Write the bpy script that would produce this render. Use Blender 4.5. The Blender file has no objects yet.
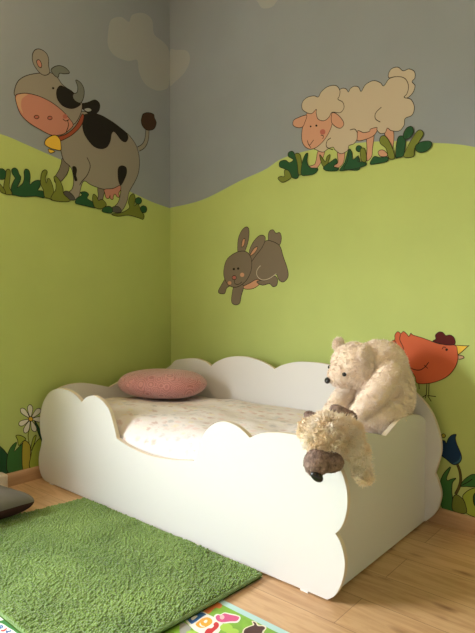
import bpy, bmesh, math, random
import numpy as np
from mathutils import Vector, Matrix, noise
from mathutils.geometry import tessellate_polygon
random.seed(7); rng = np.random.default_rng(7)
COL = bpy.context.scene.collection
HILL=([(-1.524, 2.111), (-1.193, 2.112), (-1.038, 2.087), (-0.871, 2.054), (-0.653, 2.012), (-0.413, 1.959), (-0.184, 1.906), (-0.032, 1.872), (0.139, 1.849)], [(-0.017, 1.852), (0.374, 1.864), (0.764, 1.942), (0.992, 1.98), (1.136, 2.024), (1.355, 2.035), (1.57, 2.022), (1.765, 1.999), (1.943, 1.967), (2.134, 1.918), (2.23, 1.893), (2.331, 1.858), (2.611, 1.746)])
MAT=[('lettered_patch', 'white', [1795, -1410, 1803, -1361, 1822, -1340, 1842, -1340, 1877, -1339, 1916, -1344, 1932, -1361, 1952, -1419, 1925, -1442, 1870, -1437]), ('letter', 'mblue', [1798, -1399, 1797, -1383, 1812, -1350, 1839, -1344, 1840, -1363, 1843, -1415, 1831, -1417, 1812, -1411]), ('letter_hole', 'white', [1816, -1397, 1813, -1381, 1821, -1371, 1826, -1378, 1829, -1401]), ('letter', 'orange', [1853, -1411, 1848, -1389, 1847, -1370, 1856, -1354, 1876, -1354, 1890, -1367, 1893, -1386, 1889, -1405, 1875, -1416]), ('letter_hole', 'white', [1862, -1380, 1862, -1369, 1869, -1368, 1875, -1379, 1871, -1385]), ('letter_hole', 'white', [1858, -1394, 1872, -1401, 1888, -1399, 1878, -1407, 1865, -1404]), ('letter', 'red', [1906, -1418, 1902, -1400, 1910, -1391, 1908, -1377, 1898, -1368, 1898, -1354, 1913, -1357, 1925, -1374, 1928, -1399, 1932, -1418, 1931, -1438, 1924, -1444]), ('tiger', 'tigero', [1806, -1336, 1801, -1318, 1805, -1306, 1805, -1288, 1815, -1279, 1814, -1264, 1832, -1260, 1848, -1269, 1851, -1287, 1837, -1292, 1840, -1311, 1845, -1336, 1829, -1338]), ('piglet_outline', 'white', [1870, -1337, 1867, -1318, 1879, -1312, 1881, -1294, 1902, -1284, 1934, -1274, 1950, -1284, 1957, -1309, 1940, -1326, 1920, -1347, 1897, -1352]), ('piglet', 'mpink', [1877, -1335, 1874, -1320, 1883, -1316, 1885, -1298, 1904, -1291, 1934, -1280, 1945, -1286, 1948, -1305, 1934, -1319, 1915, -1342, 1895, -1346]), ('piglet_face', 'lpink', [1901, -1314, 1905, -1323, 1904, -1330, 1897, -1331, 1888, -1325, 1883, -1316, 1885, -1309, 1892, -1309]), ('bull_outline', 'cream', [2007, -1343, 1996, -1320, 2000, -1297, 2004, -1282, 1988, -1269, 2003, -1263, 2020, -1270, 2037, -1260, 2053, -1267, 2059, -1288, 2071, -1314, 2068, -1360, 2030, -1367]), ('bull', 'mbrown', [2011, -1339, 2001, -1321, 2004, -1300, 2010, -1281, 1994, -1270, 2006, -1268, 2022, -1278, 2038, -1267, 2050, -1272, 2053, -1290, 2066, -1318, 2062, -1353, 2031, -1362]), ('bush', 'lgreen', [1994, -1344, 1998, -1355, 1994, -1367, 1984, -1375, 1971, -1378, 1961, -1372, 1957, -1362, 1961, -1350, 1971, -1341, 1984, -1339]), ('bush', 'lgreen', [1963, -1341, 1969, -1354, 1967, -1368, 1957, -1376, 1943, -1377, 1930, -1370, 1924, -1357, 1926, -1343, 1937, -1334, 1951, -1334]), ('rock', 'rock', [1804, -1439, 1816, -1430, 1848, -1433, 1862, -1444, 1880, -1481, 1856, -1487]), ('flowerbed', 'lgreen', [1860, -1462, 1870, -1442, 1896, -1438, 1915, -1452, 1880, -1481]), ('lettered_patch', 'white', [1301, -1855, 1327, -1850, 1350, -1847, 1379, -1845, 1404, -1842, 1424, -1841, 1450, -1843, 1460, -1870, 1376, -1890]), ('lettered_patch', 'white', [1270, -1836, 1296, -1835, 1322, -1834, 1325, -1842, 1308, -1854]), ('letter', 'mblue', [1347, -1859, 1347, -1853, 1358, -1853, 1366, -1859, 1365, -1867, 1356, -1865]), ('letter_hole', 'white', [1358, -1859, 1360, -1860, 1360, -1861, 1358, -1861, 1356, -1861, 1354, -1860, 1354, -1858, 1356, -1858]), ('letter', 'red', [1374, -1869, 1379, -1861, 1376, -1850, 1384, -1853, 1389, -1864, 1382, -1871]), ('letter', 'mblue', [1387, -1857, 1396, -1856, 1400, -1846, 1408, -1849, 1404, -1858, 1408, -1862, 1400, -1864]), ('border_strip', 'dmat', [1313, -1856, 1321, -1842, 1324, -1835, 1335, -1828, 1366, -1828, 1400, -1827, 1435, -1827, 1445, -1834, 1428, -1841, 1403, -1842, 1377, -1845, 1348, -1846, 1317, -1858])]
DECALS=[
('cow_wall_painting','L','spotted grey cow with pink muzzle and yellow bell painted on the left wall','wall painting',None,[('tail','cow','L',27.0,[-161,2241,-111,2277,-82,2332,-74,2404]),('tail_tuft','brown','F',6.5,[-128,2477,-115,2508,-70,2531,-15,2534,-5,2508,13,2477,-6,2430,-43,2407,-89,2401,-124,2423,-133,2455]),('leg','cow2','F',5.6,[-782,2050,-736,2018,-749,1961,-796,1898,-836,1885,-843,1913,-810,1970,-794,2014]),('leg','cow2','F',5.9,[-513,1909,-454,1919,-472,1843,-481,1806,-524,1800,-513,1844]),('body','cow','F',5.9,[-649,2384,-516,2405,-409,2388,-315,2355,-236,2316,-175,2254,-151,2164,-160,2074,-192,2003,-248,1914,-266,1847,-315,1769,-389,1752,-389,1780,-346,1825,-328,1881,-332,1923,-455,1900,-561,1911,-623,1931,-650,1880,-663,1825,-701,1793,-752,1825,-715,1863,-703,1924,-721,2000,-772,2036,-793,2089,-800,2146,-784,2220,-725,2312]),('spot','black','F',6.1,[-625,2370,-505,2403,-419,2390,-327,2360,-264,2328,-256,2296,-278,2268,-314,2272,-355,2306,-380,2318,-399,2296,-409,2248,-436,2200,-484,2175,-545,2179,-597,2219,-626,2263,-632,2318]),('spot','black','F',6.1,[-340,2071,-312,2091,-275,2086,-270,2046,-295,1989,-323,1952,-341,1981,-346,2033]),('spot','black','F',5.7,[-710,2009,-689,2013,-680,1994,-686,1958,-677,1928,-693,1922,-702,1955,-708,1982]),('udder','pink','F',5.9,[-461,1900,-387,1918,-328,1949,-323,1917,-341,1892,-333,1866,-354,1863,-372,1880,-387,1863,-391,1840,-414,1844,-414,1866,-426,1842,-449,1844,-458,1874]),('hoof','hoof','F',5.6,[-787,1825,-761,1843,-730,1836,-704,1817,-695,1794,-731,1788,-777,1792,-792,1808]),('hoof','hoof','F',5.9,[-388,1789,-342,1795,-315,1768,-343,1754,-392,1751,-402,1772]),('leg_line','ink','L',5.1,[-600,2093,-575,2042,-597,1978,-642,1924,-658,1897]),('ear','black','F',6.0,[-731,2404,-667,2430,-594,2460,-534,2495,-496,2480,-501,2434,-535,2397,-573,2383,-610,2399,-646,2411,-689,2397]),('ear_lining','cloud','G',6.0,[-617,2410,-587,2425,-565,2423,-568,2411,-595,2401]),('collar','collar','F',5.8,[-635,2373,-621,2358,-642,2296,-697,2231,-754,2186,-806,2157,-822,2178,-767,2205,-711,2252,-668,2309]),('head','cow','F',5.8,[-1097,2360,-1099,2405,-1078,2456,-1035,2498,-979,2530,-929,2551,-864,2574,-817,2560,-777,2523,-701,2497,-645,2465,-635,2411,-660,2342,-704,2288,-766,2315,-886,2356,-1012,2368]),('ear','cow','F',5.8,[-929,2546,-960,2568,-982,2601,-984,2646,-965,2682,-933,2697,-895,2689,-876,2660,-876,2612,-868,2574,-897,2547]),('ear_lining','pink','F',5.8,[-957,2615,-940,2629,-924,2608,-928,2584,-947,2589]),('spot','black','F',5.9,[-791,2513,-757,2511,-701,2497,-681,2447,-645,2438,-681,2404,-724,2386,-779,2389,-816,2421,-823,2462,-811,2495]),('muzzle','pink','F',5.7,[-1097,2361,-1061,2386,-1012,2400,-937,2403,-859,2389,-786,2358,-731,2318,-704,2281,-753,2226,-795,2198,-862,2181,-939,2198,-1014,2223,-1062,2257,-1086,2302]),('muzzle_highlight','peach','G',5.6,[-1092,2357,-1061,2383,-1018,2394,-1055,2356,-1062,2308,-1050,2268,-1077,2298,-1090,2329]),('nostril','dpink','F',5.6,[-945,2274,-950,2266,-961,2259,-973,2260,-978,2266,-973,2274,-961,2281,-949,2280]),('nostril','dpink','F',5.7,[-855,2291,-860,2282,-871,2276,-882,2277,-887,2283,-882,2292,-871,2298,-860,2298]),('cheek','dpink','G',5.8,[-746,2329,-751,2317,-763,2310,-775,2311,-780,2320,-775,2332,-763,2339,-751,2338]),('mouth','ink','L',5.1,[-745,2302,-739,2273,-756,2226]),('mouth','ink','L',5.1,[-780,2305,-759,2296,-734,2311]),('horn','horn','F',5.9,[-860,2592,-830,2624,-790,2641,-749,2636,-728,2614,-770,2596,-801,2589,-811,2561,-837,2565]),('horn','horn','F',6.0,[-682,2583,-643,2576,-619,2539,-623,2488,-645,2444,-681,2443,-704,2461,-701,2487,-673,2505,-668,2544]),('eye','ink','G',5.8,[-838,2484,-841,2478,-846,2474,-852,2474,-854,2479,-852,2485,-846,2488,-841,2488]),('bell','yellow','F',5.7,[-862,2177,-828,2187,-802,2166,-795,2131,-798,2098,-836,2095,-876,2098,-908,2113,-901,2144]),('bell_clapper','yellow','F',5.6,[-882,2089,-850,2087,-840,2080,-870,2066,-883,2076])]),
('tall_grass_painting','L','dark and olive grass clumps painted left of the cow at its front hooves','wall painting','painted grass at the cow',[('grass_blades','dgreen','F',5.3,[-1222,1900,-1196,1907,-1178,1908,-1160,1890,-1170,1853,-1197,1844,-1223,1848]),('grass_blades','dgreen','F',5.4,[-1130,1767,-1130,1812,-1115,1849,-1106,1868,-1124,1892,-1126,1914,-1110,1928,-1091,1922,-1080,1895,-1069,1879,-1078,1846,-1093,1813,-1060,1841,-1048,1878,-1049,1914,-1038,1934,-1016,1929,-1009,1894,-1012,1844,-988,1866,-958,1880,-938,1874,-946,1841,-959,1816,-924,1816,-916,1776,-974,1777,-1061,1762,-1107,1764]),('olive_blades','olive','F',5.4,[-1175,1765,-1177,1813,-1165,1867,-1160,1903,-1146,1914,-1135,1903,-1138,1854,-1143,1809,-1126,1768]),('olive_blades','olive','F',5.3,[-1206,1821,-1175,1791,-1166,1766,-1189,1767,-1202,1783]),('olive_blades','olive','F',5.5,[-914,1781,-924,1826,-941,1860,-938,1906,-927,1940,-907,1953,-894,1942,-908,1902,-901,1871,-891,1901,-872,1894,-852,1837,-851,1771,-884,1776]),('olive_blades','olive','F',5.6,[-858,1808,-837,1839,-836,1882,-849,1912,-836,1926,-805,1901,-784,1857,-779,1819,-731,1783,-811,1767,-869,1773])]),
('grass_clump_painting','L','short grass and round leaves painted under the cow right up to its rear hoof','wall painting','painted grass at the cow',[('grass_blades','dgreen','F',5.7,[-695,1776,-683,1806,-643,1833,-656,1848,-618,1860,-590,1847,-602,1817,-553,1796,-536,1762,-611,1764,-676,1769]),('olive_blades','olive','F',5.8,[-553,1781,-561,1823,-552,1853,-527,1842,-513,1816,-484,1827,-455,1809,-450,1788,-493,1760,-536,1762]),('grass_blades','dgreen','F',5.9,[-485,1747,-467,1774,-423,1788,-397,1773,-406,1742,-459,1739]),('grass_blades','dgreen','F',6.1,[-134,1865,-144,1847,-166,1836,-188,1841,-197,1857,-188,1875,-166,1886,-143,1882]),('grass_blades','dgreen','F',6.2,[-85,1810,-95,1789,-119,1779,-143,1783,-152,1801,-142,1821,-119,1832,-94,1827]),('olive_blades','olive','F',6.1,[-406,1735,-315,1758,-249,1799,-258,1836,-243,1884,-210,1907,-195,1875,-205,1820,-172,1840,-152,1812,-143,1790,-113,1762,-123,1730,-163,1736,-259,1745,-352,1726])]),
('daisy_painting','L','white daisy with long leaves painted low on the left wall','wall painting',None,[('stem','olive','L',6.8,[-1031,328,-1041,288,-1036,239]),('leaf','dgreen','F',5.4,[-1289,98,-1286,290,-1241,269,-1218,253,-1184,211,-1171,174,-1172,84,-1221,85]),('leaf','mgreen','F',5.5,[-1172,84,-1175,186,-1149,239,-1115,257,-1132,206,-1094,233,-1058,258,-1071,211,-1079,165,-1078,76]),('leaf','lime','F',5.4,[-1120,300,-1088,294,-1056,267,-1078,254,-1103,235,-1110,272]),('stem_leaf','ochre','F',5.5,[-1079,236,-1059,256,-1036,233,-1027,201,-1035,80,-1079,82]),('leaf','lime','F',5.6,[-1031,80,-1025,153,-1008,209,-969,250,-937,231,-939,66]),('leaf','lime','F',5.5,[-1027,183,-1011,258,-988,278,-999,232]),('leaf','dgreen','F',5.5,[-999,370,-968,322,-930,230,-943,220,-969,274]),('petal','white','F',5.4,[-1025,397,-1014,421,-1009,451,-1016,469,-1027,477,-1038,472,-1044,455,-1037,423]),('petal','white','F',5.4,[-1032,395,-1041,422,-1058,451,-1074,462,-1087,461,-1090,450,-1083,432,-1057,410]),('petal','white','F',5.5,[-1017,393,-991,398,-964,412,-955,427,-959,440,-972,445,-989,439,-1007,416]),('petal','white','F',5.4,[-1034,384,-1059,388,-1088,385,-1100,375,-1100,363,-1090,354,-1073,353,-1050,367]),('petal','white','F',5.4,[-1029,377,-1050,361,-1069,336,-1071,317,-1064,306,-1051,305,-1037,318,-1030,349]),('petal','white','F',5.5,[-1021,376,-1023,351,-1019,321,-1007,306,-995,301,-986,309,-986,327,-1002,355]),('petal','white','F',5.5,[-1015,384,-995,369,-968,357,-953,360,-946,369,-951,381,-966,391,-993,391]),('daisy_center','yellow','F',5.5,[-1009,384,-1014,374,-1025,372,-1035,378,-1039,389,-1035,398,-1024,401,-1014,395])]),
('sheep_wall_painting','R','cream woolly sheep with pink face painted on the right wall','wall painting',None,[('tail','wool','F',4.8,[1876,2315,1875,2341,1896,2359,1930,2354,1958,2327,1991,2327,2021,2304,2024,2272,2008,2257,2025,2232,2014,2200,1987,2182,1965,2188,1987,2223,1975,2271,1942,2298,1908,2311]),('leg','skin','F',5.0,[1417,2018,1464,2009,1442,1955,1411,1920,1367,1916,1349,1937,1389,1942,1403,1968]),('leg','skin','F',4.9,[1554,1986,1601,1977,1594,1917,1564,1894,1530,1896,1521,1913,1557,1923]),('leg','skin','F',4.7,[1746,2035,1789,2037,1781,1958,1776,1916,1745,1900,1747,1965]),('leg','skin','F',4.7,[1852,2049,1901,2038,1909,1985,1900,1924,1883,1917,1871,1961]),('hoof','skin','F',4.7,[1816,1930,1824,1941,1848,1938,1871,1914,1866,1901,1830,1908]),('belly','skin','F',4.8,[1681,2079,1744,2068,1811,2071,1795,2032,1744,2019,1684,2024]),('wool_body','wool','F',4.8,[1561,2317,1568,2337,1590,2339,1612,2327,1625,2308,1638,2324,1664,2329,1692,2316,1708,2288,1735,2318,1784,2326,1826,2303,1847,2280,1879,2309,1930,2305,1970,2283,1989,2242,1982,2204,1965,2188,2004,2167,2023,2122,2010,2085,1972,2077,1967,2044,1939,2020,1893,2032,1870,2051,1858,2029,1829,2031,1808,2054,1807,2068,1768,2068,1762,2057,1725,2058,1687,2077,1684,2032,1662,2009,1630,2005,1623,1980,1577,1970,1536,2001,1523,2018,1488,2016,1453,2003,1403,2027,1395,2046,1466,2158,1521,2237]),('wool_line','ink','L',4.3,[1636,2092,1668,2090,1687,2064]),('wool_line','ink','L',4.4,[1508,2075,1481,2063,1478,2029,1523,2003]),('wool_line','ink','L',4.2,[1834,2170,1800,2148,1798,2117,1828,2092]),('face','skin','F',5.1,[1328,2255,1321,2215,1299,2179,1294,2114,1314,2068,1359,2039,1410,2043,1467,2078,1508,2132,1519,2180,1508,2223,1452,2254,1380,2266]),('ear','skin','F',5.2,[1331,2248,1275,2250,1232,2242,1226,2213,1260,2190,1299,2185,1318,2210]),('ear','skin','F',5.0,[1515,2216,1549,2202,1583,2165,1596,2134,1576,2116,1543,2130,1512,2165]),('wool_topknot','wool','F',5.1,[1343,2257,1298,2292,1298,2334,1335,2354,1387,2349,1416,2335,1440,2361,1486,2377,1541,2367,1568,2332,1564,2299,1555,2285,1589,2259,1596,2224,1569,2205,1515,2221,1494,2198,1459,2185,1416,2205,1402,2243,1402,2266,1373,2250]),('eye','ink','G',5.2,[1368,2173,1366,2169,1361,2169,1357,2171,1355,2176,1357,2179,1361,2179,1366,2177]),('eye','ink','G',5.1,[1412,2167,1409,2163,1404,2163,1398,2166,1396,2171,1398,2175,1404,2176,1409,2172]),('cheek','dpink','G',5.1,[1469,2117,1464,2107,1450,2106,1436,2113,1430,2126,1436,2136,1450,2138,1464,2130]),('mouth','ink','L',4.5,[1337,2096,1352,2064,1384,2089]),('mouth','ink','L',4.4,[1436,2107,1455,2097,1450,2081]),('mouth','ink','L',4.5,[1352,2064,1363,2046])]),
('meadow_grass_painting','R','row of dark and olive grass painted around the hooves of the sheep','wall painting',None,[('grass_blades','dgreen','F',5.2,[1118,1977,1122,2007,1167,2008,1199,1987,1230,2000,1191,2026,1191,2050,1222,2053,1246,2021,1277,1925,1262,1879,1207,1900,1183,1941,1151,1959]),('olive_blades','olive','F',5.1,[1243,2030,1276,2028,1292,1995,1300,1909,1272,1902,1261,1976]),('olive_blades','olive','F',5.2,[1106,1904,1127,1913,1159,1908,1159,1945,1191,1940,1215,1899,1199,1883,1143,1873]),('grass_blades','dgreen','F',5.1,[1292,1899,1300,1969,1322,2013,1344,2015,1337,1969,1360,1929,1418,1913,1396,1887,1338,1885]),('olive_blades','olive','F',5.0,[1429,1993,1453,1965,1472,1944,1482,1971,1505,1978,1496,1946,1475,1909,1447,1931]),('grass_blades','dgreen','F',4.9,[1457,1912,1510,1937,1544,1948,1555,1924,1530,1905,1564,1890,1551,1877,1482,1888]),('grass_blades','dgreen','F',4.8,[1571,1875,1604,1915,1630,1982,1650,1967,1657,1911,1695,1931,1703,1859,1631,1868]),('grass_blades','dgreen','F',4.8,[1604,1892,1624,1922,1636,1981,1653,1961,1659,1921,1695,1937,1692,1904,1733,1897,1743,1874,1657,1867,1604,1875]),('grass_blades','dgreen','F',4.8,[1718,1970,1713,1959,1698,1957,1684,1965,1678,1978,1684,1990,1698,1992,1712,1984]),('olive_blades','olive','F',4.8,[1707,1967,1732,1970,1745,1933,1743,1895,1714,1906]),('grass_blades','dgreen','F',4.7,[1770,1885,1794,1913,1830,1901,1871,1898,1872,1872,1782,1872]),('olive_blades','olive','F',4.7,[1827,2002,1841,2015,1865,2005,1894,1957,1918,1884,1883,1886,1865,1942,1832,1975]),('grass_blades','dgreen','F',4.6,[1921,1889,1931,1980,1956,1990,1978,1970,1968,1890,1940,1880]),('grass_blades','dgreen','F',4.6,[1964,1996,1983,2025,2011,2026,2022,1996,2000,1971,1973,1969]),('olive_blades','olive','F',4.5,[1968,1880,1995,1936,2033,1989,2059,1998,2075,1975,2055,1944,2028,1909,2023,1870]),('grass_blades','dgreen','F',4.5,[2033,1923,2065,1937,2107,1931,2121,1911,2097,1886,2061,1883,2036,1898])]),
('rabbit_wall_painting','R','leaping grey brown rabbit painted on the green right wall','wall painting',None,[('tail','rabbit','F',5.2,[1022,1527,1028,1572,1062,1583,1087,1559,1120,1559,1134,1525,1120,1482,1081,1488,1032,1504]),('belly','peachy','F',5.4,[780,1231,856,1253,930,1274,955,1243,893,1208,813,1205]),('leg','rabbit','F',5.2,[920,1251,982,1265,1072,1285,1102,1262,1096,1225,1063,1216,1033,1236,972,1227]),('body','rabbit','F',5.3,[992,1514,1052,1510,1120,1475,1149,1407,1184,1325,1188,1274,1150,1244,1111,1261,1092,1295,1043,1271,982,1257,920,1267,846,1240,780,1231,813,1348,888,1453]),('haunch_line','wool','L',5.3,[955,1357,924,1328,926,1289,972,1262,1033,1270,1092,1299]),('arm','rabbit','F',5.7,[644,1298,573,1227,549,1194,561,1177,609,1174,625,1193,639,1217,702,1248]),('arm','rabbit','F',5.5,[713,1232,686,1160,686,1112,724,1096,763,1109,776,1152,798,1230]),('ear','rabbit','F',5.4,[856,1380,852,1455,888,1515,940,1553,981,1553,998,1529,971,1478,909,1421,871,1384]),('ear_lining','peachy','F',5.4,[863,1436,899,1475,930,1481,909,1449,871,1428]),('ear','rabbit','F',5.5,[747,1446,747,1541,780,1601,824,1624,850,1603,845,1533,813,1461,785,1441]),('ear_lining','peachy','F',5.5,[780,1499,791,1538,813,1544,806,1505,787,1491]),('head','rabbit','F',5.5,[609,1357,644,1420,736,1459,824,1457,871,1408,871,1330,824,1261,736,1219,656,1233,609,1291]),('eye','ink','G',5.6,[718,1344,714,1338,706,1336,698,1339,695,1345,698,1350,706,1352,714,1350]),('eye','ink','G',5.5,[760,1345,757,1340,749,1338,741,1341,738,1346,741,1352,749,1354,757,1351]),('nose','dpink','F',5.6,[731,1284,725,1274,711,1271,696,1275,690,1286,696,1296,711,1299,725,1295]),('cheek','peachy','G',5.5,[807,1301,801,1291,787,1287,773,1292,767,1302,773,1312,787,1316,801,1311]),('cheek','peachy','G',5.6,[683,1249,678,1240,665,1236,652,1240,646,1250,652,1259,665,1262,678,1258]),('mouth','ink','L',4.1,[713,1269,718,1243,754,1238,785,1254])]),
('hen_wall_painting','R','red hen with yellow beak painted on the wall behind the cream teddy bear','wall painting',None,[('leg','ink','L',4.1,[2106,705,2103,643]),('leg','ink','L',4.1,[2117,706,2116,644]),('leg','ink','L',4.1,[2103,643,2083,628]),('leg','ink','L',4.1,[2110,641,2154,641]),('leg','ink','L',4.1,[2110,641,2130,613]),('leg','ink','L',4.1,[2103,646,2099,625]),('leg','ink','L',4.1,[2062,700,2065,669]),('beak','yellow','F',4.2,[2245,907,2252,907,2310,908,2311,906,2260,859,2250,874]),('beak','peach','F',4.3,[2260,859,2287,857,2291,847,2266,840]),('body','hen','F',4.4,[2027,948,2087,933,2171,909,2247,908,2260,875,2263,840,2248,795,2214,752,2163,721,2106,702,2052,699,2040,734,1989,798,1949,848,1920,862,1902,888,1905,910,1925,918,1925,943,1942,962,1959,952,1974,964,1993,951,2006,939,2016,957]),('comb','maroon','F',4.3,[2135,922,2150,933,2148,953,2166,969,2186,968,2201,953,2222,957,2242,945,2247,913,2207,906,2161,913]),('wing_line','ink','L',4.4,[1958,948,1954,918,1975,876,1964,849,1978,829,2006,820]),('wing_line','ink','L',4.4,[1995,793,2029,770,2067,768,2094,786,2115,813]),('wing_line','ink','L',4.5,[1922,918,1936,890,1931,863]),('wing_line','ink','L',3.8,[2091,796,2110,780]),('eye','ink','G',4.3,[2213,883,2211,879,2206,876,2202,878,2200,883,2202,887,2206,889,2211,888]),('brow','ink','L',3.8,[2184,884,2190,895,2202,893])]),
('tulip_painting','R','blue tulip with green leaves painted on the right wall beside the bed','wall painting',None,[('stamen','ochre','F',4.4,[2206,451,2203,443,2196,439,2188,440,2185,447,2188,455,2195,459,2202,457]),('bloom','blue','F',4.4,[2166,407,2177,420,2202,425,2210,412,2220,439,2238,460,2259,467,2255,449,2263,419,2284,374,2285,345,2268,321,2243,314,2211,333,2181,349,2166,364]),('bloom_highlight','lblue','G',4.4,[2281,366,2283,346,2268,326,2245,319,2264,333,2276,347]),('stem','stemc','L',10.5,[2266,320,2279,288,2284,247,2277,210,2259,168]),('leaf','mgreen','F',4.5,[2234,299,2215,245,2218,227,2240,240,2261,248,2244,223,2241,179,2245,145,2249,78,2199,75,2180,127,2177,185,2190,239,2211,276]),('leaf','lime','F',4.4,[2294,165,2311,193,2338,216,2371,230,2397,219,2399,93,2312,89,2308,133]),('leaf','dgreen','F',4.4,[2345,178,2358,202,2385,202,2385,133,2352,138]),('leaf','olive','F',4.5,[2259,166,2284,162,2305,139,2312,89,2249,83,2245,137]),('leaf','mgreen','F',4.4,[2283,215,2300,250,2330,280,2351,290,2383,292,2397,267,2374,241,2344,226,2310,220]),('vein','ink','L',3.9,[2284,217,2317,242,2340,264])]),
('cloud_painting','L','pale grey cloud painted across the corner of the two walls','wall painting','painted clouds',[('cloud_half','cloud','G',0.0,[-421,2987,-395,3086,-309,3141,-238,3133,-211,3193,-109,3248,-24,3231,-5,3134,85,3107,146,3052,144,2807,83,2743,3,2719,-94,2735,-150,2805,-168,2886,-249,2852,-363,2849,-421,2898]),('cloud_half','cloud','GR',0.0,[-1,3055,77,3045,208,2995,242,2918,184,2847,64,2807,-3,2810])]),
('drifting_cloud_painting','R','pale cloud painted at the top edge above the corner of the right wall','wall painting','painted clouds',[('cloud_puff','cloud','G',6.0,[811,3216,920,3088,964,3026,1050,3000,1116,3031,1244,3053,1032,3239])])]

# ------------------------------------------------------------ helpers
def V(*a): return Vector(a)
def link(o, parent=None):
    COL.objects.link(o)
    if parent: o.parent = parent
    return o
def tag(o, label, cat, group=None, kind=None):
    o['label'] = label; o['category'] = cat
    if group: o['group'] = group
    if kind: o['kind'] = kind
    return o
def thing(name, loc, label, cat, group=None):
    o = link(bpy.data.objects.new(name, None)); o.location = loc; o.empty_display_size = .05
    return tag(o, label, cat, group)
def origin(parent):
    p = Vector((0,0,0))
    while parent: p = p + parent.location; parent = parent.parent
    return p
def mesh(name, verts, faces, mats, parent=None, smooth=False, idx=None):
    """verts in world space; stored relative to the parent"""
    org = origin(parent)
    me = bpy.data.meshes.new(name)
    me.from_pydata([tuple(Vector(v) - org) for v in verts], [], faces)
    if not isinstance(mats, (list, tuple)): mats = [mats]
    for m in mats: me.materials.append(m)
    if idx is not None: me.polygons.foreach_set('material_index', idx)
    if smooth: me.polygons.foreach_set('use_smooth', [True]*len(me.polygons))
    me.update()
    return link(bpy.data.objects.new(name, me), parent)
def struct(o): o['kind'] = 'structure'; return o
def bevel(o, w=.004, seg=2):
    m = o.modifiers.new('bevel', 'BEVEL'); m.width = w; m.segments = seg; m.limit_method = 'ANGLE'; m.angle_limit = math.radians(40)
    return o
def box(name, a, b, mat, parent=None, bev=0):
    x0,y0,z0 = a; x1,y1,z1 = b
    v = [(x0,y0,z0),(x1,y0,z0),(x1,y1,z0),(x0,y1,z0),(x0,y0,z1),(x1,y0,z1),(x1,y1,z1),(x0,y1,z1)]
    f = [(0,3,2,1),(4,5,6,7),(0,1,5,4),(1,2,6,5),(2,3,7,6),(3,0,4,7)]
    o = mesh(name, v, f, mat, parent)
    if bev: bevel(o, bev)
    return o
def catmull(pts, closed, n=5):
    """smooth through points; a point with a third truthy value is a cusp"""
    P = [Vector((p[0], p[1])) for p in pts]; c = [len(p) > 2 and p[2] for p in pts]; N = len(P); out = []
    for i in range(N if closed else N-1):
        p1, p2 = P[i], P[(i+1) % N]
        p0 = P[i-1] if (closed or i > 0) else p1
        p3 = P[(i+2) % N] if (closed or i+2 < N) else p2
        if c[i]: p0 = p1 + (p1-p2)*.3 + (p1-p3)*0
        if c[(i+1) % N]: p3 = p2 + (p2-p1)*.3
        for k in range(n):
            t = k/n
            out.append(.5*((2*p1)+(-p0+p2)*t+(2*p0-5*p1+4*p2-p3)*t*t+(-p0+3*p1-3*p2+p3)*t**3))
    if not closed: out.append(P[-1])
    return out
# ------------------------------------------------------------ materials
def mat(name, col, rough=.6, spec=.3, nscale=0, namt=0, bump=0, bscale=100, coat=0, sheen=0):
    m = bpy.data.materials.new(name); m.use_nodes = True; nt = m.node_tree; b = nt.nodes['Principled BSDF']
    b.inputs['Base Color'].default_value = (*col, 1); b.inputs['Roughness'].default_value = rough
    b.inputs['Specular IOR Level'].default_value = spec
    if coat: b.inputs['Coat Weight'].default_value = coat
    if sheen: b.inputs['Sheen Weight'].default_value = sheen; b.inputs['Sheen Roughness'].default_value = .5
    tc = nt.nodes.new('ShaderNodeTexCoord')
    if namt:
        n = nt.nodes.new('ShaderNodeTexNoise'); n.inputs['Scale'].default_value = nscale; n.inputs['Detail'].default_value = 4
        nt.links.new(tc.outputs['Object'], n.inputs['Vector'])
        r = nt.nodes.new('ShaderNodeValToRGB')
        r.color_ramp.elements[0].position = .3; r.color_ramp.elements[1].position = .7
        r.color_ramp.elements[0].color = (*[c*(1-namt) for c in col], 1); r.color_ramp.elements[1].color = (*[min(1,c*(1+namt)) for c in col], 1)
        nt.links.new(n.outputs['Fac'], r.inputs['Fac']); nt.links.new(r.outputs['Color'], b.inputs['Base Color'])
    if bump:
        n2 = nt.nodes.new('ShaderNodeTexNoise'); n2.inputs['Scale'].default_value = bscale; n2.inputs['Detail'].default_value = 3
        nt.links.new(tc.outputs['Object'], n2.inputs['Vector'])
        bp = nt.nodes.new('ShaderNodeBump'); bp.inputs['Strength'].default_value = bump; bp.inputs['Distance'].default_value = .01
        nt.links.new(n2.outputs['Fac'], bp.inputs['Height']); nt.links.new(bp.outputs['Normal'], b.inputs['Normal'])
    return m
C = dict(cow=(.28,.25,.205), cow2=(.19,.165,.13), brown=(.055,.03,.018), black=(.018,.016,.014), pink=(.50,.22,.16), peach=(.55,.33,.20),
    dpink=(.42,.13,.10), hoof=(.085,.08,.075), ink=(.02,.015,.01), collar=(.33,.08,.045), horn=(.17,.18,.155), yellow=(.75,.47,.06),
    cloud=(.345,.355,.345), dgreen=(.022,.085,.033), olive=(.17,.20,.035), mgreen=(.05,.16,.04), lime=(.34,.42,.06), ochre=(.42,.36,.05),
    white=(.72,.70,.60), wool=(.50,.42,.31), skin=(.56,.30,.20), rabbit=(.185,.145,.10), peachy=(.55,.28,.16), hen=(.56,.12,.05),
    maroon=(.09,.012,.01), blue=(.012,.04,.10), lblue=(.04,.12,.20), stemc=(.09,.07,.02))
DM = {k: mat('paint_'+k, v, .75, .15) for k, v in C.items()}
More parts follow.
